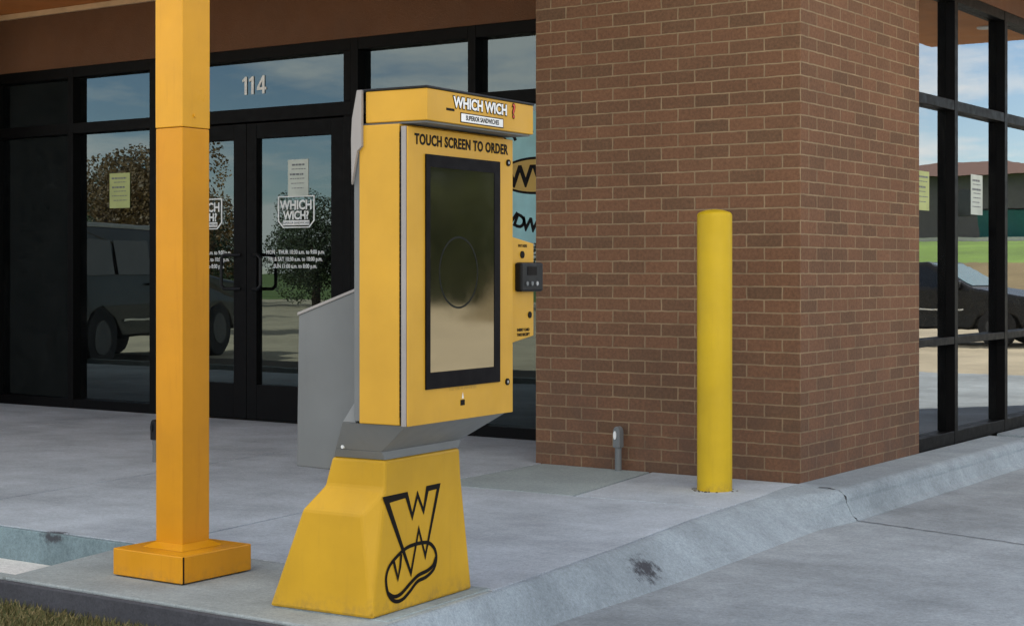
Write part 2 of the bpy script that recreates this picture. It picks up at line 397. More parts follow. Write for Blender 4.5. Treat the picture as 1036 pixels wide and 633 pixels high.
# drive curb, lofted
b = MB(); nprof = 9
def prof_front(y):
    t, f = et(y)+.004, eb(y); pts = [(t, -.2), (t, -.0005)]
    for k in range(1, 11):
        q = k/10; x = t+(f-t)*q; z = -.15*(q**1.6)*(1-.35*q)/.65
        pts.append((x, z))
    pts += [(f+.03, -.152)]
    side = prof_side(y); w_ = min(1, max(0, (y+.62)/.50)); w_ = w_*w_*(3-2*w_)
    return [(a_[0]*(1-w_)+c_[0]*w_, a_[1]*(1-w_)+c_[1]*w_) for a_, c_ in zip(pts, side)]
def prof_side(y):
    out = [(.003, -.2), (.003, .003), (.14, .001)]
    for k in range(7):
        a = R(90*k/6); out.append((.24+.062*math.sin(a), -.062+.062*math.cos(a)))
    out += [(.335, -.125), (.365, -.149), (.40, -.152)]
    return out
def loft(mb, prof, ys):
    o = len(mb.v); n = len(prof(ys[0]))
    for y in ys: mb.v += [(x+random.uniform(-.0012, .0012), y, z) for x, z in prof(y)]
    for j in range(len(ys)-1):
        for i in range(n-1):
            mb.f.append((o+j*n+i, o+j*n+i+1, o+(j+1)*n+i+1, o+(j+1)*n+i)); mb.mi.append(mb.cur)
    for e, rv in ((0, 1), (len(ys)-1, 0)):
        ids = [o+e*n+i for i in range(n)]; mb.f.append(tuple(ids[::-1] if rv else ids)); mb.mi.append(mb.cur)
loft(b, prof_front, [-30+i for i in range(0, 25)]+[-5+.15*i for i in range(0, 33)]+[-.112])
loft(b, prof_side, [-.104+.15*i for i in range(0, 22)])
loft(b, prof_side, [3.205+.3*i for i in range(0, 24)])
b.cur = 1   # dirt filled joint following the curb profile
pr_ = [(.15, .004), (.20, .0045), (.262, -.006), (.299, -.035), (.306, -.09), (.33, -.128), (.36, -.144)]
for i in range(len(pr_)-1):
    (x0, z0), (x1, z1) = pr_[i], pr_[i+1]; w = .008
    b.add([(x0, -.108-w, z0+.001), (x1, -.108-w, z1+.001), (x1, -.108+w, z1+.002), (x0, -.108+w, z0+.002)], [(0, 1, 2, 3)])
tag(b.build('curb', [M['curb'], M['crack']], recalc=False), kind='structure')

# grass bed
b = MB(); b.box(-16, .27, -6.6, -4.122, -.4, -.11)
tag(b.build('soil_bed', M['soil']), kind='structure')
def blades(name, x0, x1, y0, y1, n, h, z):
    vs = []; fs = []
    for i in range(n):
        x = random.uniform(x0, x1); y = random.uniform(y0, y1); a = random.uniform(0, 6.28); hh = h*random.uniform(.5, 1.3)
        w = .0035; dx, dy = math.cos(a)*w, math.sin(a)*w; lx_, ly_ = random.uniform(-.5, .5)*hh, random.uniform(-.5, .5)*hh
        o = len(vs); vs += [(x-dx, y-dy, z), (x+dx, y+dy, z), (x+lx_*.4+dx*.6, y+ly_*.4+dy*.6, z+hh*.6), (x+lx_, y+ly_, z+hh)]
        fs += [(o, o+1, o+2), (o, o+2, o+3)]
    mb = MB(); mb.add(vs, fs)
    return mb.build(name, M['grass'], recalc=False)
tag(blades('grass', -3.2, .1, -4.95, -4.13, 42000, .045, -.112), 'short green and straw coloured grass below the dark kerb', 'grass', kind='stuff')

# ------------------------------------------------------------------ the building
bld = thing('restaurant_building', 'brick restaurant building with dark framed glass storefront and brown fascia', 'building')
ZS = 3.28
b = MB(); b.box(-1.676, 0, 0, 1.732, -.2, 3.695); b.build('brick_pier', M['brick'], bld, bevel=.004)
b = MB(); b.box(-16, -7.88, .38, 1.732, -.2, ZS-.003); b.build('stucco_pier', M['darkwood'], bld, bevel=.004)
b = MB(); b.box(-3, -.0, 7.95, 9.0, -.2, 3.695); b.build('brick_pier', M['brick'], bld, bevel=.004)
HZ = 2.785
b = MB(); b.box(-7.88, -1.676, YS+.0, YS+.3, HZ, ZS-.002); b.build('fascia', M['fascia'], bld)
b = MB(); b.box(-.3, -.0, 1.732, 7.95, 2.93, ZS-.002); b.build('fascia', M['fascia'], bld)
b = MB(); b.box(-7.88, -1.676, YS-.035, YS-.002, ZS-.05, ZS-.004); b.build('trim', M['trim'], bld, bevel=.004)
# eave: soffit slab and edge, walls over it
b = MB(); b.box(-16, -1.68, -1.87, 1.6, ZS, ZS+.05)
b.build('soffit', M['soffit'], bld)
b = MB(); b.box(-1.6, 1.87, 1.736, 7.40, ZS, ZS+.05)
b.build('soffit', M['soffit'], bld)
b = MB(); b.box(-16.1, -1.68, -1.95, 1.6, ZS+.052, ZS+.41); b.build('eave_edge', M['frame'], bld, bevel=.01)
b = MB(); b.box(-1.6, 1.95, 1.736, 7.45, ZS+.052, ZS+.41); b.build('eave_edge', M['frame'], bld, bevel=.01)
b = MB(); b.box(-16, -.1, -3.9, -.01, 3.902, 4.1); b.build('unseen_shade_canopy', M['frame'], bld, bevel=.01)  # unseen canopy above the post, widened over the pier to darken the front
b = MB(); b.box(-16, -.05, .05, 9.0, ZS+.42, 6.6); b.build('parapet', M['parapet'], bld, bevel=.02)
for (x, y) in ((1.0, 4.2), (1.0, 6.4), (1.0, 2.6)):
    b = MB(); b.cyl((x, y, ZS-.012), (x, y, ZS-.002), .09, n=20); b.build('recessed_light', M['white'], bld)
# interior
b = MB(); b.box(-15.9, -.31, 1.33, 8.9, -.19, -.012); b.build('interior_floor', M['intfloor'], bld)
b = MB(); b.box(-15.9, -.31, 8.7, 8.9, -.012, 3.2); b.box(-15.9, -15.7, 1.74, 8.7, -.012, 3.2); b.box(-15.69, -.31, 1.74, 8.69, 3.0, 3.2)
b.build('interior_wall', M['interior'], bld)
b = MB(); b.box(-9, -3.4, 5.6, 6.1, -.01, 1.05); b.box(-9, -3.4, 5.55, 6.15, 1.05, 1.1); b.build('service_counter', M['darkwood'], bld, bevel=.01)

ZB0, ZB1 = 2.24, 2.325      # transom bar
GD = .075                  # glass recess
def bay_front(x0, x1, left=.065, right=.0, low=True, barz=(ZB0, ZB1)):
    """window bay between x0 and x1 (frame outer): mullion on the left / right"""
    b = MB(); y0, y1 = YS, YS+.13; zt = HZ-.001
    xl = x0+left; xr = x1-right
    if left: b.box(x0, xl-.0005, y0, y1, 0.0, zt)
    if right: b.box(xr+.0005, x1, y0, y1, 0.0, zt)
    b.box(xl, xr, y0+.002, y1, zt-.085, zt); b.box(xl, xr, y0+.002, y1, 0.0, .075)
    b.box(xl, xr, y0+.002, y1, *barz)
    w = b.build('window', M['frame'], bld, bevel=.003)
    for (za, zb) in ((barz[1], zt-.085), (.075, barz[0])):
        g = MB(); g.box(xl+.001, xr-.001, y0+GD, y0+GD+.012, za+.001, zb-.001); g.build('pane', M['glass_front'], w)
    return w
bay_front(-7.88, -6.975, left=.001)
bay_front(-7.04+.066, -6.02+.07, left=.066-.0, right=.068)
bay_front(-3.965, -2.93, left=.07, right=.0)
bay_front(-2.928, -1.677, left=.066)
# door frame with wide transom pane
b = MB(); y0, y1 = YS+.001, YS+.13
b.box(-5.949, -3.966, y0, y1, HZ-.086, HZ-.001); b.box(-5.949, -3.966, y0, y1, 2.235, 2.335)
b.box(-5.949, -5.91, y0, y1, 0, 2.234); b.box(-4.03, -3.966, y0, y1, 0, 2.234)
b.box(-5.949, -5.91, y0, y1, 2.336, HZ-.087); b.box(-4.03, -3.966, y0, y1, 2.336, HZ-.087)
tf = b.build('window', M['frame'], bld, bevel=.003)
g = MB(); g.box(-5.909, -4.031, YS+GD, YS+GD+.012, 2.336, HZ-.087); g.build('pane', M['glass_front'], tf)
def leaf(x0, x1, sl, sr, hx, hs):
    b = MB(); y0, y1 = YS+.012, YS+.06; z0, z1 = .012, 2.225
    b.box(x0, x0+sl, y0, y1, z0, z1); b.box(x1-sr, x1, y0, y1, z0, z1)
    b.box(x0+sl+.0005, x1-sr-.0005, y0+.001, y1, z0, .27); b.box(x0+sl+.0005, x1-sr-.0005, y0+.001, y1, 2.108, z1)
    d = b.build('door', M['frame'], bld, bevel=.003)
    g = MB(); g.box(x0+sl+.001, x1-sr-.001, YS+.045, YS+.055, .271, 2.107); g.build('pane', M['glass_front'], d)
    h = MB(); r = .0125; xa = hx; xb = hx+hs
    pts = [(xa, y0, .96), (xa, y0-.06, .96), (xa, y0-.07, .975), (xa, y0-.07, 1.265), (xa, y0-.06, 1.28), (xa, y0, 1.28)]
    if hs:
        pts = [(xb, y0, .985), (xa+.03*(1 if hs > 0 else -1), y0-.05, .985), (xa, y0-.05, 1.01), (xa, y0-.05, 1.215), (xa+.03*(1 if hs > 0 else -1), y0-.05, 1.24), (xb, y0, 1.24)]
    for p, q in zip(pts, pts[1:]): h.cyl(p, q, r, n=10)
    h.build('handle', M['black'], d, smooth=False)
    return d
leaf(-5.908, -4.992, .115, .13, -5.20, .15)
leaf(-4.988, -4.032, .10, .125, -4.80, -.12)

# side (right) windows, wall plane x = 0
ys_m = [1.732, 2.383, 3.400, 4.417, 5.434, 6.451, 7.468, 7.948]
for i in range(len(ys_m)-1):
    ya, yb = ys_m[i], ys_m[i+1]; lm = .012 if i == 0 else .06
    b = MB(); x0, x1 = -.13, -.004; zt = 2.93
    if lm: b.box(x0, x1, ya, ya+lm, .0, zt)
    a0 = ya+lm
    for (za, zb) in ((.004, .086), (.647, .695), (2.157, 2.222), (2.865, zt)): b.box(x0, x1-.002, a0-.001, yb-.0005, za, zb)
    w = b.build('window', M['frame'], bld, bevel=.003)
    for (za, zb) in ((.086, .647), (.695, 2.157), (2.222, 2.865)):
        g = MB(); g.box(-.075, -.063, a0+.001, yb-.0015, za+.001, zb-.001); g.build('pane', M['glass_side'], w)

# dining furniture seen faintly inside
def dining_table(x, y, label):
    t = thing('dining_table', label, 'table', (x, y, -.012)); b = MB()
    b.box(-.38, .38, -.38, .38, .72, .75); b.build('table_top', M['darkwood'], t, bevel=.008)
    b = MB(); b.cyl((0, 0, .03), (0, 0, .72), .035); b.box(-.25, .25, -.03, .03, 0, .03); b.box(-.03, .03, -.25, .25, .0301, .045); b.build('pedestal', M['darkwood'], t)
def chair(x, y, rz, label):
    t = thing('chair', label, 'chair', (x, y, -.012), rz)
    b = MB(); b.box(-.2, .2, -.2, .2, .44, .47); b.build('seat', M['darkwood'], t, bevel=.006)
    b = MB(); b.box(-.19, .19, .17, .2, .62, .92); b.build('backrest', M['darkwood'], t, bevel=.006)
    for sx in (-1, 1):
        for sy in (-1, 1):
            b = MB(); b.cyl((sx*.18, sy*.18, 0), (sx*.18, sy*.18, .44 if sy < 0 else .90), .014, n=8); b.build('leg', M['darkwood'], t)
dining_table(-8.3, 3.0, 'dark square table inside behind the left shaded window')
chair(-8.3, 2.3, R(180), 'dark chair on the near side of the table behind the left window')
chair(-8.3, 3.75, 0, 'dark chair on the far side of the table behind the left window')
dining_table(-6.9, 3.6, 'dark square table inside behind the window with the yellow notice')
chair(-6.9, 4.35, 0, 'dark chair at the table behind the window with the yellow notice')

# notices, decals, numbers
def notice(x, z, w, h, mat, label, y=YS+GD-.004, side=False, rows=6):
    b = MB()
    def bx(a0, a1, z0, z1, d0, d1):
        if side: b.box(d0, d1, a0, a1, z0, z1)
        else: b.box(a0, a1, d0, d1, z0, z1)
    if side: bx(x, x+w, z, z+h, y, y+.0015)
    else: bx(x, x+w, z, z+h, y-.0015, y)
    b.cur = 1
    for k in range(rows):
        zz = z+h*(.88-.78*k/rows); c0 = x+w*random.uniform(.1, .22); c1 = x+w*random.uniform(.7, .9)
        t = h*(.05 if k in (0, 2) else .022)
        xx = c0
        while xx < c1:
            ww = w*random.uniform(.05, .16); e = min(xx+ww, c1)
            if side: bx(xx, e, zz-t, zz, y+.0016, y+.0024)
            else: bx(xx, e, zz-t, zz, y-.0024, y-.0016)
            xx = e+w*.03
    return tag(b.build('paper_notice', [mat, M['printgrey']]), label, 'notice')
notice(-6.55, 1.625, .235, .28, M['paper_y'], 'yellow paper notice taped in the window left of the yellow post')
notice(-4.60, 1.67, .20, .27, M['paper_w'], 'pale paper notice taped high on the right door glass', y=YS+.044)
notice(1.85, 1.50, .22, .245, M['paper_y'], 'yellow paper notice in the side window nearest the brick corner', y=-.0625, side=True)
notice(2.86, 1.50, .235, .27, M['paper_w'], 'white paper notice in the second side window from the brick corner', y=-.0625, side=True, rows=7)

t = thing('address_number', 'white street number 114 on the glass above the doors', 'number', (-4.96, YS+GD-.003, 2.45))
def digit(polys, x):
    b = MB()
    for P in polys: b.prism([(x+p[0], p[1]) for p in P], 0, -.004, lambda x_, z_, q: (x_, q, z_))
    b.build('digit', M['white'], t)
one = [[(.022, 0), (.046, 0), (.046, .135), (.026, .135), (.022, .128), (0, .113), (0, .095), (.022, .105)]]
four = [[(.053, 0), (.076, 0), (.076, .135), (.056, .135), (.0, .047), (.0, .028), (.053, .028), (.053, .047), (.022, .047), (.053, .098)], [(.0765, .028), (.093, .028), (.093, .047), (.0765, .047)]]
digit(one, -.125); digit(one, -.055); digit(four, .025)

def logo_decal(x, z, w, h, label, y):
    t = thing('door_decal', label, 'decal', (x, y, z))
    b = MB(); c = .03
    def oc(s, e): return [(-w/2*s+e, -h*.5*s), (w/2*s-e, -h*.5*s), (w/2*s, -h*.5*s+e), (w/2*s, h*.5*s), (-w/2*s, h*.5*s), (-w/2*s, -h*.5*s+e)]
    outer = oc(1, .05); inner = oc(.93, .045)
    n = len(outer)
    for i in range(n):
        a, b2, c2, d2 = outer[i], outer[(i+1) % n], inner[(i+1) % n], inner[i]
        b.add([(a[0], 0, a[1]), (b2[0], 0, b2[1]), (c2[0], 0, c2[1]), (d2[0], 0, d2[1])], [(0, 1, 2, 3)])
    b.box(-w*.36, w*.36, -.0006, -.0002, -h*.42, -h*.27)
    b.build('border', M['white'], t)
    text('lettering', 'WHICH', h*.40, (0, -.001, h*.08), (1, 0, 0), (0, 0, 1), M['white'], t, bold=.003, sx=w/(h*1.6), ext=.0002)
    text('lettering', 'WICH?', h*.36, (0, -.001, -h*.23), (1, 0, 0), (0, 0, 1), M['white'], t, bold=.003, sx=w/(h*1.6), ext=.0002)
    text('lettering', 'SUPERIOR SANDWICHES', h*.10, (0, -.0015, -h*.38), (1, 0, 0), (0, 0, 1), M['ink'], t, sx=w/(h*1.55), ext=.0002)
logo_decal(-4.52, 1.555, .36, .235, 'white sandwich shop logo sticker on the right door glass', YS+.043)
logo_decal(-5.45, 1.555, .36, .235, 'white sandwich shop logo sticker on the left door glass', YS+.043)
for x, lab in ((-4.53, 'white opening hours lettering on the right door glass'), (-5.46, 'white opening hours lettering on the left door glass')):
    t = thing('opening_hours', lab, 'lettering', (x, YS+.043, 1.14))
    for k, s in enumerate(('MON - THUR 10:30 a.m. to 9:00 p.m.', 'FRI & SAT 10:30 a.m. to 10:00 p.m.', 'SUN 11:00 a.m. to 8:00 p.m.')):
        text('lettering', s, .043, (0, 0, .105-k*.052), (1, 0, 0), (0, 0, 1), M['white'], t, bold=.0008, sx=.86, ext=.0002)

# round teal poster behind the kiosk
t = thing('window_poster', 'round teal poster with black curved lettering in the window beside the brick pier', 'poster', (-2.42, YS+GD-.004, 1.745))
b = MB(); n = 48; b.prism([(.44*math.cos(2*math.pi*i/n), .44*math.sin(2*math.pi*i/n)) for i in range(n)], 0, -.002, lambda x, z, tt: (x, tt, z))
b.build('disc', M['teal'], t)
b = MB(); b.prism([(.30*math.cos(2*math.pi*i/n), .01+.125*math.sin(2*math.pi*i/n)) for i in range(n)], -.0022, -.003, lambda x, z, tt: (x, tt, z)); b.build('oval', M['ink'], t)
b = MB(); b.prism([(.285*math.cos(2*math.pi*i/n), .01+.108*math.sin(2*math.pi*i/n)) for i in range(n)], -.0032, -.004, lambda x, z, tt: (x, tt, z)); b.build('oval', M['gold'], t)
text('lettering', 'WW', .20, (-.02, -.0045, -.06), (1, 0, 0), (0, 0, 1), M['ink'], t, bold=.006, ext=.0002)
parts = []
def arc(s, r, a0, a1, size, outward):
    for i, ch in enumerate(s):
        a = R(a0+(a1-a0)*(i/(len(s)-1))); p = (r*math.cos(a), -.003, r*math.sin(a))
        up = (math.cos(a), 0, math.sin(a)) if outward else (-math.cos(a), 0, -math.sin(a))
        rt = (math.sin(a), 0, -math.cos(a)) if outward else (-math.sin(a), 0, math.cos(a))
        parts.append((text_mesh(ch, size, p, rt, up, bold=.005, ext=.0003), 0))
arc('SUPERIOR', .30, 158, 22, .13, True)
join_meshes('lettering', parts, [M['ink']], t); parts = []
arc('SANDWICHES', .362, 200, 340, .125, False)
join_meshes('lettering', parts, [M['ink']], t)

# ------------------------------------------------------------------ yellow post
t = thing('support_post', 'tall square orange yellow painted metal post with box shaped base cover', 'post', (-.813, -3.668, 0))
h = .069
b = MB(); b.box(-h, h, -h, h, .12, 1.645); b.build('shaft', M['post_low'], t, bevel=.003)
b = MB(); b.box(-h-.0015, h+.0015, -h-.0015, h+.0015, 1.647, 3.779); b.build('upper_sleeve', M['post'], t, bevel=.003)
b = MB(); q = .178
b.box(-q, q, -q, q, .004, .102); b.build('base_cover', M['post_low'], t, bevel=.004)
b = MB(); b.hexa([(-.105, -.105, .1025), (.105, -.105, .1025), (.105, .105, .1025), (-.105, .105, .1025)], [(-h-.001, -h-.001, .122), (h+.001, -h-.001, .122), (h+.001, h+.001, .122), (-h-.001, h+.001, .122)])
b.build('collar', M['post_low'], t, bevel=.002)
b = MB(); b.box(q-.004, q+.0008, -q+.005, -q+.012, .004, .100); b.build('corner_gap', M['ink'], t)
b = MB(); b.cyl((h, -.01, 1.69), (h+.007, -.01, 1.69), .006, n=12); b.build('rivet', M['post'], t)
b = MB(); b.box(-h-.02, h+.02, -h-.02, 1.6, 3.78, 3.9); b.build('beam', M['post'], t, bevel=.004)

# ------------------------------------------------------------------ bollard
b = MB(); r = .0895
b.lathe([(r, -.002), (r, .0045), (r, 1.40)]+[(r-.02+.02*math.cos(R(a)), 1.40+.022*math.sin(R(a))) for a in (20, 40, 60, 80)]+[(r*.5, 1.431), (.001, 1.436)], n=48)
o = b.build('bollard', M['bollard'], smooth=True); o.location = (-.258, -.48, 0)
tag(o, 'bright yellow round bollard with plastic sleeve beside the brick pier', 'bollard')
o.data.set_sharp_from_angle(angle=R(40)) if hasattr(o.data, 'set_sharp_from_angle') else None
b = MB()
for i in range(26):
    a = random.uniform(0, 6.28); rr = random.uniform(.092, .118); s = random.uniform(.003, .009)
    b.cyl((-.258+rr*math.cos(a), -.48+rr*math.sin(a), 0), (-.258+rr*math.cos(a), -.48+rr*math.sin(a), random.uniform(.002, .006)), s, s*.6, n=6)
tag(b.build('dirt', M['soil']), 'dark soil gathered round the foot of the yellow bollard', 'dirt', kind='stuff')

# small utility stubs
def stub(x, y, dark, label):
    SW = .022
    t = thing('utility_stub', label, 'utility stub', (x, y, 0))
    b = MB(); b.cyl((0, 0, 0), (0, 0, .16), .019, n=16); b.build('pipe', M['grey'], t)
    b = MB(); pts = []
    for a in range(0, 181, 20): pts.append((SW*math.cos(R(a)), .215+.034*math.sin(R(a))))
    pts += [(-SW, .13), (SW, .13)]
    b.prism(pts, -.024, .024, lambda x, z, q: (x, q, z)); b.build('box', M['black'] if dark else M['grey'], t, bevel=.006)
    b = MB(); pts = [(.009*math.cos(R(a))-.006, .2+.024*math.sin(R(a))) for a in range(0, 360, 30)]
    b.prism(pts, -.025, -.031, lambda x, z, q: (x, q, z)); b.build('cover', M['white'] if not dark else M['black'], t)
stub(-1.083, -.055, False, 'small grey metal utility stub at the foot of the brick pier')
stub(-3.545, -1.22, True, 'small dark utility stub on the walk half hidden behind the yellow post')

# ------------------------------------------------------------------ kiosk
K = thing('ordering_kiosk', 'yellow touch screen ordering kiosk with grey metal neck on a flared yellow pedestal', 'kiosk', (.278, -3.62, 0), R(3.5))
EX = (0, 1, 0); EZ = (0, 0, 1)
# pedestal
b = MB()
V = dict(a=(0, -.30, .004), b=(0, .30, .004), c=(0, .232, .40), d=(0, .222, .506), e=(0, -.226, .506), f=(0, -.229, .41), g=(-.048, -.287, .335),
         a2=(-.42, -.30, .004), b2=(-.42, .30, .004), c2=(-.245, .232, .40), d2=(-.216, .222, .506), e2=(-.216, -.226, .506), f2=(-.245, -.229, .41), g2=(-.292, -.287, .335))
kk = list(V); ix = {k: i for i, k in enumerate(kk)}
F_ = [('a', 'b', 'c', 'd', 'e', 'f'), ('a', 'f', 'g'), ('a', 'g', 'g2', 'a2'), ('g', 'f', 'f2', 'g2'), ('f', 'e', 'e2', 'f2'), ('d', 'd2', 'e2', 'e'), ('b', 'b2', 'c2', 'c'), ('c', 'c2', 'd2', 'd'),
      ('a2', 'g2', 'f2', 'e2', 'd2', 'c2', 'b2'), ('a', 'a2', 'b2', 'b')]
b.add([V[k] for k in kk], [tuple(ix[k] for k in f) for f in F_])
b.build('pedestal', M['pedestal'], K, bevel=.010)
b = MB(); b.box(-.41, .05, -.29, .345, -.02, .0035); b.build('base_plate', M['walk_dark'], K, bevel=.002)
# neck
b = MB()
lv = [(.5065, -.212, -.004, -.222, .218), (.536, -.188, .0, -.245, .232), (.633, -.10, .150, -.325, .290)]
for (z0, xa0, xb0, ya0, yb0), (z1, xa1, xb1, ya1, yb1) in zip(lv, lv[1:]):
    e = .0 if z1 < .6 else .0
    b.hexa([(xa0, ya0, z0), (xb0, ya0, z0), (xb0, yb0, z0), (xa0, yb0, z0)], [(xa1, ya1, z1-.0004), (xb1, ya1, z1-.0004), (xb1, yb1, z1-.0004), (xa1, yb1, z1-.0004)])
b.prism([(-.046, .705), (-.099, .6335), (-.046, .6335)], -.325, .29, lambda x, z, q: (x, q, z))
b.build('neck', M['grey_neck'], K, bevel=.002)
# rear housing
b = MB(); P = [(-.047, 1.084), (-.376, .972), (-.385, .462), (-.20, .457), (-.047, .60)]
b.prism(P, -.20, .20, lambda x, z, q: (x, q, z)); rh = b.build('rear_housing', M['grey'], K, bevel=.004)
b = MB(); b.hexa([(-.048, -.203, 1.083), (-.379, -.203, .970), (-.379, .203, .970), (-.048, .203, 1.083)], [(-.048, -.203, 1.093), (-.379, -.203, .980), (-.379, .203, .980), (-.048, .203, 1.093)])
b.build('lid', M['grey_light'], rh, bevel=.001)
b = MB(); b.cyl((-.150, -.245, .545), (-.150, -.258, .545), .006, n=12); b.build('bolt', M['white'], K)
# cabinet body
b = MB(); b.box(-.023, .132, -.338, .300, .634, 1.583); b.build('cabinet', M['kiosk'], K, bevel=.003)
b = MB(); b.box(.1325, .142, -.332, .294, .638, 1.575); b.build('gasket', M['black'], K)
b = MB(); b.box(.1425, .160, -.342, .302, .632, 1.574)
door = b.build('door', M['grey_light'], K, bevel=.001)
b = MB(); b.box(.1605, .166, -.338, .302, .632, 1.573); fp = b.build('front_panel', M['kiosk'], door, bevel=.0015)
b = MB()   # piano hinge
for k in range(45):
    z = .66+k*.02; b.cyl((.137, -.336, z), (.137, -.336, z+.017), .0035, n=8)
b.build('hinge', M['ink'], K)
# screen
b = MB(); X0, X1 = .1665, .1715; ya, yb, za, zb = -.243, .210, .742, 1.492; ia, ib, ja, jb = -.219, .172, .795, 1.452
b.box(X0, X1, ya, ia, za, zb); b.box(X0, X1, ib, yb, za, zb); b.box(X0, X1, ia, ib, za, ja); b.box(X0, X1, ia, ib, jb, zb)
b.build('screen_bezel', M['rubberbezel'], K)
b = MB(); b.box(X0, .170, ia+.0005, ib-.0005, ja+.0005, jb-.0005); b.build('screen', M['screen'], K)
b = MB(); n = 64  # thin dark ring on the screen face
for i in range(n):
    a0, a1 = 2*math.pi*i/n, 2*math.pi*(i+1)/n; r0, r1 = .112, .1185
    b.add([(.1704, -.05+rr*math.cos(a), 1.115+rr*math.sin(a)) for rr, a in ((r0, a0), (r1, a0), (r1, a1), (r0, a1))], [(0, 1, 2, 3)])
b.build('ring_mark', M['ring'], K, recalc=False)
# lettering on the front
text('lettering', 'TOUCH SCREEN TO ORDER', .0465, (.1668, -.018, 1.521), EX, EZ, M['ink'], K, bold=.0016, sx=.90, space=1.09)
for (y, z) in ((.268, 1.492), (.262, .739)):
    b = MB(); b.cyl((.166, y, z), (.171, y, z), .0115, n=24); lk = b.build('lock', M['ink'], K)
    b = MB(); b.cyl((.171, y, z), (.1715, y, z), .005, n=12); b.build('keyhole', M['galv'], lk)
b = MB(); b.box(.1662, .168, -.034, -.010, .678, .696); b.build('camera_window', M['ink'], K)
b = MB(); b.add([(.1665, -.026, .700), (.1665, -.014, .700), (.1665, -.020, .722)], [(0, 1, 2)]); b.build('arrow_mark', M['white'], K, recalc=False)
text('lettering', 'TAP OR SCAN HERE', .017, (.1668, -.02, .730), EX, EZ, M['gold'], K, sx=1.1, ext=.0003)
# hood
b = MB()
b.box(.0, .235, -.334, .325, 1.590, 1.690); b.build('hood', M['kiosk'], K, bevel=.003)
b = MB(); b.box(-.02, .238, -.337, .328, 1.6905, 1.698); b.build('hood_cap', M['black'], K, bevel=.002)
b = MB(); b.box(-.02, .225, -.325, .315, 1.5835, 1.5895); b.build('hood_shadow_gap', M['grey'], K)
# back plate with shaped ears
P = [(-.024, 1.695), (-.006, 1.695), (-.006, 1.516), (-.0235, 1.500), (-.045, 1.395), (-.047, 1.543), (-.043, 1.606)]
for (a_, c_) in ((-.3495, -.3375), (.3285, .3385)):
    b = MB(); b.prism(P, a_, c_, lambda x, z, q: (x, q, z)); b.build('back_bracket', M['grey_light'], K, bevel=.001)
b = MB(); b.box(-.045, -.0235, -.335, .298, .64, 1.5815); b.build('back_plate', M['grey'], K, bevel=.002)
# logo on the hood
XH = .2355
text('logo_lettering', 'WHICH WICH', .048, (XH+.0006, -.018, 1.643), EX, EZ, M['ink'], K, bold=.0045, sx=1.06, ext=.0002)
text('logo_lettering', 'WHICH WICH', .048, (XH+.0016, -.018, 1.643), EX, EZ, M['white'], K, bold=.0016, sx=1.06, ext=.0002)
text('logo_lettering', '?', .066, (XH+.0010, .190, 1.638), EX, EZ, M['ink'], K, bold=.004, ext=.0002)
text('logo_lettering', '?', .066, (XH+.0018, .190, 1.638), EX, EZ, M['red'], K, bold=.001, ext=.0002)
b = MB(); b.box(XH-.001, XH+.0006, -.225, -.178, 1.629, 1.637); b.build('logo_underline', M['ink'], K)
b = MB(); b.box(XH-.001, XH+.0006, -.142, .124, 1.597, 1.629); pl = b.build('logo_plate', M['ink'], K)
b = MB(); b.box(XH-.001, XH+.0012, -.138, .120, 1.600, 1.626); b.build('plate_face', M['white'], pl)
text('logo_lettering', 'SUPERIOR SANDWICHES', .0215, (XH+.0016, -.009, 1.6062), EX, EZ, M['ink'], K, bold=.0005, sx=.86, ext=.0002)
# pedestal emblem: outlined letter over a loaf, drawn as flat strokes
def stroke(mb, pts, w, x, closed=True):
    P_ = [Vector(p) for p in pts]; n = len(P_); rng = range(n if closed else n-1)
    L_ = []; R_ = []
    for i in range(n):
        if closed or 0 < i < n-1: d1 = (P_[i]-P_[i-1]).normalized(); d2 = (P_[(i+1) % n]-P_[i]).normalized()
        elif i == 0: d1 = d2 = (P_[1]-P_[0]).normalized()
        else: d1 = d2 = (P_[-1]-P_[-2]).normalized()
        n1 = Vector((-d1.y, d1.x)); n2 = Vector((-d2.y, d2.x)); m_ = (n1+n2); k = max(.35, 1+n1.dot(n2)); m_ = m_/k
        if m_.length > 1.8: m_ = m_.normalized()*1.8
        ww = w[i] if hasattr(w, '__len__') else w
        L_.append(P_[i]+m_*ww*.5); R_.append(P_[i]-m_*ww*.5)
    for i in rng:
        j = (i+1) % n
        mb.add([(x, p.x, p.y) for p in (L_[i], L_[j], R_[j], R_[i])], [(0, 1, 2, 3)])
def em(y, z): return (-.224+(y+.28)*.885, z)
def smoothc(pts, closed=True, k=5):
    out = []; n = len(pts); P_ = [Vector(p) for p in pts]
    for i in range(n if closed else n-1):
        p0, p1, p2, p3 = (P_[(i-1) % n], P_[i], P_[(i+1) % n], P_[(i+2) % n]) if closed else (P_[max(i-1, 0)], P_[i], P_[i+1], P_[min(i+2, n-1)])
        for j in range(k):
            t_ = j/k; out.append(.5*((2*p1)+(p2-p0)*t_+(2*p0-5*p1+4*p2-p3)*t_*t_+(3*p1-p0-3*p2+p3)*t_**3))
    if not closed: out.append(P_[-1])
    return [(p.x, p.y) for p in out]
b = MB()
Wp = [(-.28, .378), (-.147, .381), (-.109, .305), (-.074, .375), (-.034, .315), (-.007, .388), (.070, .389), (-.022, .163), (-.066, .258), (-.118, .118)]
stroke(b, [em(*p) for p in Wp], [.026, .019, .016, .015, .015, .019, .017, .016, .016, .016], .0014)
loaf = [(-.280, .120), (-.262, .157), (-.219, .182), (-.153, .205), (-.085, .211), (-.007, .206), (.038, .182), (.054, .148), (.036, .112), (-.017, .092), (-.075, .085), (-.125, .060), (-.175, .040), (-.225, .042), (-.265, .070)]
stroke(b, [em(*p) for p in smoothc(loaf)], .0125, .0018)
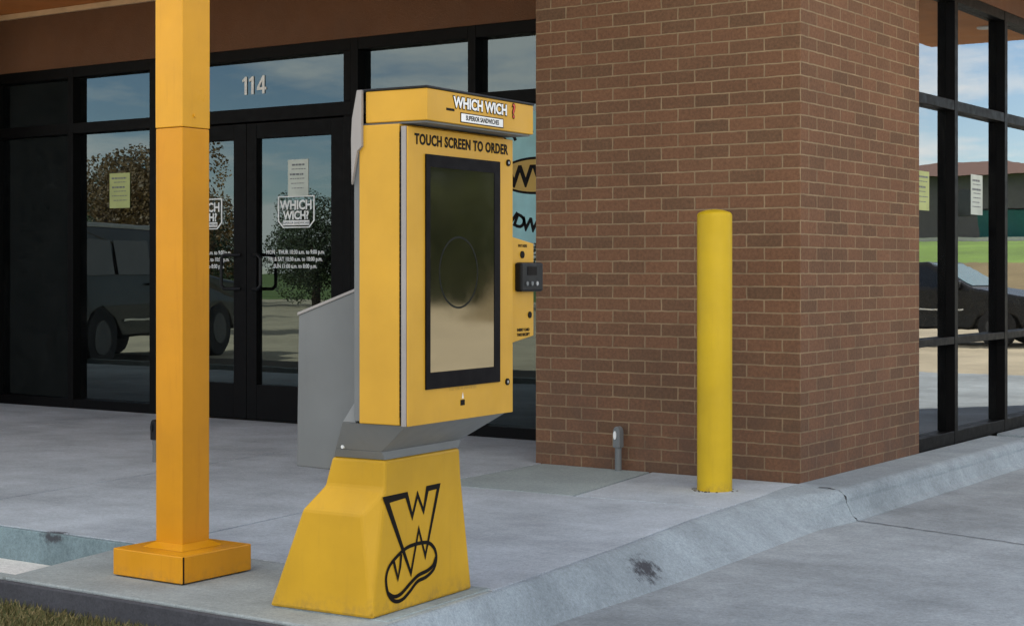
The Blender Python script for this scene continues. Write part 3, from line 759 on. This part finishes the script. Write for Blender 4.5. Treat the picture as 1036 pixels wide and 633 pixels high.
low = [(-.270, .075), (-.232, .058), (-.185, .060), (-.125, .085), (-.070, .105), (-.010, .112), (.030, .125), (.050, .150)]
stroke(b, [em(*p) for p in smoothc(low, False)], .013, .0022, closed=False)
stroke(b, [em(*p) for p in [(-.232, .175), (-.222, .150), (-.205, .112), (-.190, .150), (-.183, .190)]], .0115, .0026, closed=False)
b.build('emblem', M['ink'], K, recalc=True)
# payment pod
XP = .100
b = MB(); P = [(.3005, 1.262), (.414, 1.240), (.560, 1.219), (.560, .886), (.414, .866), (.3005, .848)]
b.prism(P, .03, XP, lambda y, z, q: (q, y, z)); b.build('payment_panel', M['kiosk'], K, bevel=.003)
b = MB(); b.box(XP-.001, XP+.030, .425, .580, 1.046, 1.150); rd = b.build('card_reader', M['black'], K, bevel=.008)
b = MB(); b.box(XP+.0302, XP+.0315, .465, .530, 1.105, 1.135); b.build('display', M['ink'], rd)
for i in range(3):
    b = MB(); b.cyl((XP+.030, .460+.035*i, 1.075), (XP+.034, .460+.035*i, 1.075), .008, n=10); b.build('button', M['galv'] if i == 2 else M['grey'], rd)
b = MB(); b.cyl((XP, .476, 1.178), (XP+.004, .476, 1.178), .013, n=20); b.build('lock', M['red'] if False else M['ink'], K)
b = MB(); b.cyl((XP, .530, .962), (XP+.003, .530, .962), .012, n=20); b.build('round_mark', M['ink'], K)
text('lettering', 'INSERT CARD', .014, (XP+.001, .485, .905), EX, EZ, M['ink'], K, ext=.0002, bold=.0006)
text('lettering', 'TAKE RECEIPT', .014, (XP+.001, .485, .888), EX, EZ, M['ink'], K, ext=.0002, bold=.0006)
text('lettering', 'PAY HERE', .014, (XP+.001, .480, 1.205), EX, EZ, M['ink'], K, ext=.0002, bold=.0004)

# ------------------------------------------------------------------ the surroundings mirrored in the glass
def vehicle(name, label, loc, rz, prof, W, wheels, wr, body, win, glass_z, lights, cat='car', ws=None):
    t = thing(name, label, cat, loc, rz); hw = W/2
    b = MB()
    ins = .10
    n = len(prof); zm = glass_z[0]
    def mp(x, z, s): return (x, s*(hw-(ins*max(0, (z-zm))/(glass_z[1]-zm))), z)
    vs = [mp(x, z, -1) for x, z in prof]+[mp(x, z, 1) for x, z in prof]
    b.add(vs, [tuple(range(n))[::-1], tuple(range(n, 2*n))]+[(i, (i+1) % n, n+(i+1) % n, n+i) for i in range(n)])
    b.build('body', M[body], t, bevel=.04, seg=3)
    for s in (-1, 1):
        for poly in win:
            b = MB(); vs = []
            for off in (.004, -.03):
                for x, z in poly: p = mp(x, z, s); vs.append((p[0], p[1]+s*off, p[2]))
            m = len(poly); b.add(vs, [tuple(range(m)), tuple(range(m, 2*m))]+[(i, (i+1) % m, m+(i+1) % m, m+i) for i in range(m)])
            b.build('window', M['carglass'], t)
        for x in wheels:
            b = MB(); y = s*(hw-.11); b.cyl((x, y-.11, wr), (x, y+.11, wr), wr, n=28); w = b.build('wheel', M['tyre'], t, bevel=.02)
            b = MB(); b.cyl((x, s*(hw-.02), wr), (x, s*(hw+.008), wr), wr*.6, wr*.55, n=20); b.build('rim', M['rim'], w)
    for (x, z) in lights:
        for s in (-1, 1):
            b = MB(); b.box(x-.04, x+.04, s*(hw-.35)-.12, s*(hw-.35)+.12, z-.06, z+.06); b.build('headlight', M['chrome'], t, bevel=.02)
    if ws:
        (xa, za), (xb, zb_) = ws; b = MB(); d_ = Vector((xb-xa, zb_-za)).normalized(); nx, nz = -d_.y*-1, d_.x
        nx, nz = (-d_.y, d_.x); hwa = hw-ins*max(0, za-zm)/(glass_z[1]-zm)-.10; hwb = hw-.12
        b.hexa([(xb+nx*.004, -hwb, zb_+nz*.004), (xb+nx*.004, hwb, zb_+nz*.004), (xa+nx*.004, hwa, za+nz*.004), (xa+nx*.004, -hwa, za+nz*.004)],
               [(xb+nx*.012, -hwb, zb_+nz*.012), (xb+nx*.012, hwb, zb_+nz*.012), (xa+nx*.012, hwa, za+nz*.012), (xa+nx*.012, -hwa, za+nz*.012)])
        b.build('windscreen', M['windscreen'], t)
    for s in (-1, 1):
        b = MB(); b.box(max(wheels[0], -9)+.55, wheels[1]-.55, s*(hw+.001), s*(hw+.016), .60, .625) if s > 0 else b.box(wheels[0]+.55, wheels[1]-.55, -hw-.016, -hw-.001, .60, .625)
        b.build('side_trim', M['chrome'], t)
        for xh in (-.35, .75):
            b = MB(); y0_, y1_ = sorted((s*(hw-.01), s*(hw+.03))); b.box(xh-.2, xh-.08, y0_, y1_, zm-.12, zm-.09); b.build('door_handle', M['chrome'], t)
        b = MB(); y0_, y1_ = sorted((s*(hw-.02), s*(hw+.17))); xm = prof[5][0]-.25; b.box(xm-.05, xm+.05, y0_, y1_, zm-.02, zm+.13); b.build('side_mirror', M[body], t, bevel=.02)
    b = MB(); x0 = min(p[0] for p in prof); x1 = max(p[0] for p in prof)
    b.box(x1-.02, x1+.07, -hw+.08, hw-.08, .42, .58); b.build('bumper', M['chrome'], t, bevel=.02)
    return t
suv = [(-2.7, .40), (-2.75, 1.0), (-2.62, 1.70), (-2.4, 1.86), (.5, 1.86), (1.15, 1.26), (2.55, 1.10), (2.72, .80), (2.72, .40), (2.35, .38), (2.2, .62), (1.9, .78), (1.6, .72), (1.36, .38), (-1.32, .38), (-1.5, .62), (-1.8, .78), (-2.1, .72), (-2.34, .38)]
suvw = [[(-2.5, 1.22), (-2.42, 1.68), (-1.5, 1.68), (-1.5, 1.22)], [(-1.4, 1.22), (-1.4, 1.68), (-.45, 1.68), (-.45, 1.22)], [(-.35, 1.22), (-.35, 1.68), (.42, 1.68), (.92, 1.22)]]
vehicle('parked_suv', 'dark full size utility vehicle mirrored in the storefront glass behind the yellow post', (-14.35, -5.75, -.15), math.atan2(-3.6, -1.3), suv, 1.95, (-1.82, 1.86), .40, 'cardark', suvw, (1.2, 1.86), [(2.70, .86)], ws=((.56, 1.80), (1.08, 1.32)))
b = MB(); b.box(-2.45, .52, -.885, .885, 1.835, 1.90); b.build('roof_panel', M['palepaint'], [o for o in COL.objects if o.name == 'parked_suv'][0], bevel=.015)
sed = [(-2.3, .32), (-2.35, .85), (-1.7, .98), (-1.15, 1.40), (.2, 1.42), (1.0, .98), (2.15, .80), (2.3, .58), (2.3, .30), (1.85, .28), (1.72, .5), (1.4, .62), (1.1, .5), (.98, .28), (-1.02, .28), (-1.15, .5), (-1.45, .62), (-1.75, .5), (-1.88, .28)]
sedw = [[(-1.5, 1.0), (-1.1, 1.33), (-.45, 1.34), (-.45, 1.0)], [(-.37, 1.0), (-.37, 1.34), (.18, 1.34), (.78, 1.0)]]
vehicle('parked_car', 'dark sedan mirrored low in the side windows', (6.5, 20.2, -.15), R(180), sed, 1.85, (-1.45, 1.40), .33, 'carblack', sedw, (.98, 1.42), [(2.27, .66)], ws=((.25, 1.385), (.95, 1.01)))

def leaves(mb, c, rad, n, size, squash=.8):
    for i in range(n):
        d = Vector((random.gauss(0, 1), random.gauss(0, 1), random.gauss(0, 1))).normalized()*random.uniform(.55, 1)**.5
        p = Vector(c)+Vector((d.x*rad, d.y*rad, d.z*rad*squash))
        a = Vector((random.uniform(-1, 1), random.uniform(-1, 1), random.uniform(-1, 1))).normalized()
        bb = a.orthogonal().normalized(); s = size*random.uniform(.6, 1.3)
        mb.add([p-a*s, p+bb*s*.7, p+a*s, p-bb*s*.7], [(0, 1, 2, 3)])
def make_tree(h, r, leaf, seed, n=26, low=.38):
    random.seed(seed); root = empty('tree')
    tr = MB(); tr.cyl((0, 0, -.3), (.05, .03, h*.45), r*.075, r*.045, n=10)
    cr = MB()
    for i in range(n):
        a = random.uniform(0, 6.28); rr = r*random.uniform(.1, .72); z = h*random.uniform(low, .88)
        rr *= 1-.45*max(0, (z/h-.6)/.3)
        c = (rr*math.cos(a), rr*math.sin(a), z)
        if i % 3 == 0: tr.cyl((.05, .03, h*.34), c, r*.03, r*.008, n=6)
        leaves(cr, c, r*random.uniform(.26, .46), 750, .032*(h/3.2)**.8)
    leaves(cr, (0, 0, h*.62), r*.6, 2500, .034*(h/3.2)**.8)
    tr.build('trunk', M['bark'], root); cr.build('crown', M[leaf], root, recalc=False)
    return root
protos = {}
def tree(x, y, z, h, r, leaf, label, grp, key):
    if key not in protos:
        protos[key] = make_tree(h, r, leaf, key*17+3, 26 if key < 3 else 40, .38 if key == 1 else (.14 if key == 2 else .03)); o = protos[key]
    else:
        s = protos[key]; o = s.copy(); COL.objects.link(o)
        for ch in s.children:
            c = ch.copy(); COL.objects.link(c); c.parent = o
    o.location = (x, y, z); o.rotation_euler = (0, 0, (x*7.3+y*3.1) % 6.28)
    tag(o, label, 'tree', grp)
    return o
random.seed(11)
tree(-21.5, -13.5, -.15, 3.9, 2.1, 'leaf_rust', 'small round rust coloured tree mirrored beside the yellow notice', None, 1)
tree(-30.5, -20.5, -.2, 4.2, 2.6, 'leaf', 'low green tree mirrored just left of the yellow post', 'trees far across the lot', 2)
for i in range(17):
    tree(-84+4.0*i, -35-1.5*math.sin(i*2.1), -.2, 0, 0, 'leaf', 'green tree standing in the far row across the lot', 'trees far across the lot', 2)
for i in range(16):
    ang = R(25+3.6*i); d = 64+4*math.sin(i*3.3)
    px, py = 3.6+d*math.sin(ang), -8+d*math.cos(ang)
    tree(px, py, -.3, 10.5, 5.6, 'leaf_olive', 'tall olive green tree in the wood mirrored in the kiosk screen', 'trees mirrored in the screen', 3)
for i in range(14):
    ang = R(23.5+2.1*i); d = 59+1.5*math.sin(i*2.3)
    o = tree(3.6+d*math.sin(ang), -8+d*math.cos(ang), -.6, 0, 0, 'leaf_olive', 'rounded olive shrub along the edge of the wood mirrored in the kiosk screen', 'shrubs mirrored in the screen', 3)
    o.scale = (.42, .42, .5); o['category'] = 'shrub'; o.name = 'shrub'
tree(21.5, 47, .9, 4.2, 2.6, 'leaf', 'green tree on the grass bank mirrored by the yellow side window notice', None, 2)
# grassy bank, street line and houses beyond
b = MB(); prof = [(27, -.2), (30, .15), (37, 1.35), (44, 1.9), (52, 2.3), (57, 2.45), (90, 2.6), (120, -.5)]
n = len(prof); xr = lambda y: 3.6+(y+8)*math.tan(R(21.6))
vs = []
for y, z in prof: vs += [(-4, y, z), (xr(y), y, z), (xr(y)+1.6, y, -.5), (-9, y, -.5)]
for i in range(n-1):
    o_ = 4*i; b.cur = 1 if i < 2 else 0
    if i == 0: b.add(vs, [])
    for f in ((0, 1, 5, 4), (1, 2, 6, 5), (3, 0, 4, 7)): b.f.append(tuple(k+o_ for k in f)); b.mi.append(b.cur)
tag(b.build('grass_bank', [M['banklawn'], M['drylawn']], recalc=False), kind='structure')
b = MB(); b.box(-3, 21, 49.6, 50.2, 2.1, 2.32); tag(b.build('street_curb', M['gutter']), kind='structure')
def house(x, y, z, w, d, hh, rh, label, rot=0):
    t = thing('house', label, 'house', (x, y, z), rot)
    b = MB(); b.box(-w/2, w/2, -d/2, d/2, -.5, hh); wl = b.build('wall', M['housewall'], t)
    for i in range(4):
        xx = -w/2+w*(i+.5)/4; g = MB(); g.box(xx-.5, xx+.5, -d/2-.03, -d/2+.02, 1.0, 2.1); g.build('window', M['carglass'], t)
    b = MB(); e = .6
    b.add([(-w/2-e, -d/2-e, hh), (w/2+e, -d/2-e, hh), (w/2+e, d/2+e, hh), (-w/2-e, d/2+e, hh), (-w/2+d/2, 0, hh+rh), (w/2-d/2, 0, hh+rh)],
          [(0, 1, 5, 4), (1, 2, 5), (2, 3, 4, 5), (3, 0, 4), (3, 2, 1, 0)])
    b.build('roof', M['roofred'], t)
house(21.5, 66, 2.5, 12, 9, 2.7, .9, 'low grey house with red brown hip roof on the bank')
house(8, 70, 2.5, 9, 9, 2.3, .9, 'second low grey house with red brown roof farther along the bank')
t = thing('dumpster', 'teal steel dumpster mirrored under the white notice in the side window', 'dumpster', (16.6, 56.5, 2.3))
b = MB(); b.hexa([(-1, -.6, 0), (1, -.6, 0), (1, .6, 0), (-1, .6, 0)], [(-1.1, -.8, 1.2), (1.1, -.8, 1.2), (1.1, .8, 1.2), (-1.1, .8, 1.2)]); b.build('bin', M['dumpster'], t, bevel=.02)
b = MB(); b.box(-1.15, 1.15, -.85, .85, 1.202, 1.26); b.build('lid', M['black'], t, bevel=.02)
t = thing('utility_pole', 'thin wooden utility pole mirrored in the right door glass', 'pole', (-17.6, -24, -.2))
b = MB(); b.cyl((0, 0, 0), (0, 0, 5.6), .11, .08, n=12); b.build('shaft', M['bark'], t)
b = MB(); b.box(-.7, .7, -.05, .05, 5.1, 5.2); b.build('crossarm', M['bark'], t)

# ------------------------------------------------------------------ camera
cam = bpy.data.cameras.new('camera'); co = bpy.data.objects.new('camera', cam); COL.objects.link(co)
co.location = (3.648, -8.020, 1.12); co.rotation_euler = (R(90), 0, R(34.4))
cam.sensor_width = 36; cam.lens = 1666/1036*36; cam.shift_y = -42.5/1036; cam.clip_end = 2000; cam.clip_start = .05
S.camera = co

# ------------------------------------------------------------------ light
EL, AZ = R(46), R(-36)    # sun behind the building, to the left
sun = bpy.data.lights.new('sun', 'SUN'); so = bpy.data.objects.new('sun', sun); COL.objects.link(so)
sd = Vector((math.sin(AZ)*math.cos(EL), math.cos(AZ)*math.cos(EL), math.sin(EL)))
so.rotation_euler = (-sd).to_track_quat('-Z', 'Y').to_euler(); sun.energy = 5.0; sun.angle = R(.5); sun.color = (1, .93, .82)
w = bpy.data.worlds.new('World'); S.world = w; w.use_nodes = True; nt = w.node_tree; bg = nt.nodes['Background']
sky = N(nt, 'ShaderNodeTexSky'); sky.sky_type = 'NISHITA'; sky.sun_disc = False; sky.sun_elevation = EL; sky.sun_rotation = AZ
sky.air_density = 1.0; sky.dust_density = .05; sky.ozone_density = 1.0; sky.altitude = 1500
tc = N(nt, 'ShaderNodeTexCoord'); sp = N(nt, 'ShaderNodeSeparateXYZ'); L(nt, tc.outputs['Generated'], sp.inputs[0])
zz = mathn(nt, 'ADD', mathn(nt, 'MAXIMUM', sp.outputs[2], 0.0), .12)
cb = N(nt, 'ShaderNodeCombineXYZ'); L(nt, mathn(nt, 'DIVIDE', sp.outputs[0], zz), cb.inputs[0]); L(nt, mathn(nt, 'DIVIDE', sp.outputs[1], zz), cb.inputs[1])
cl = ramp(nt, noise(nt, cb.outputs[0], .55, 9, .58), [(.46, 0), (.55, 1)])
col = mix(nt, mathn(nt, 'MULTIPLY', cl, .9), sky.outputs[0], (9.2, 8.8, 8.2))
L(nt, col, bg.inputs['Color']); bg.inputs['Strength'].default_value = .11
S.view_settings.view_transform = 'Standard'; S.view_settings.look = 'None'; S.view_settings.exposure = 1.3; S.view_settings.gamma = 1
S.render.engine = 'CYCLES'; S.cycles.max_bounces = 8; S.cycles.transparent_max_bounces = 12
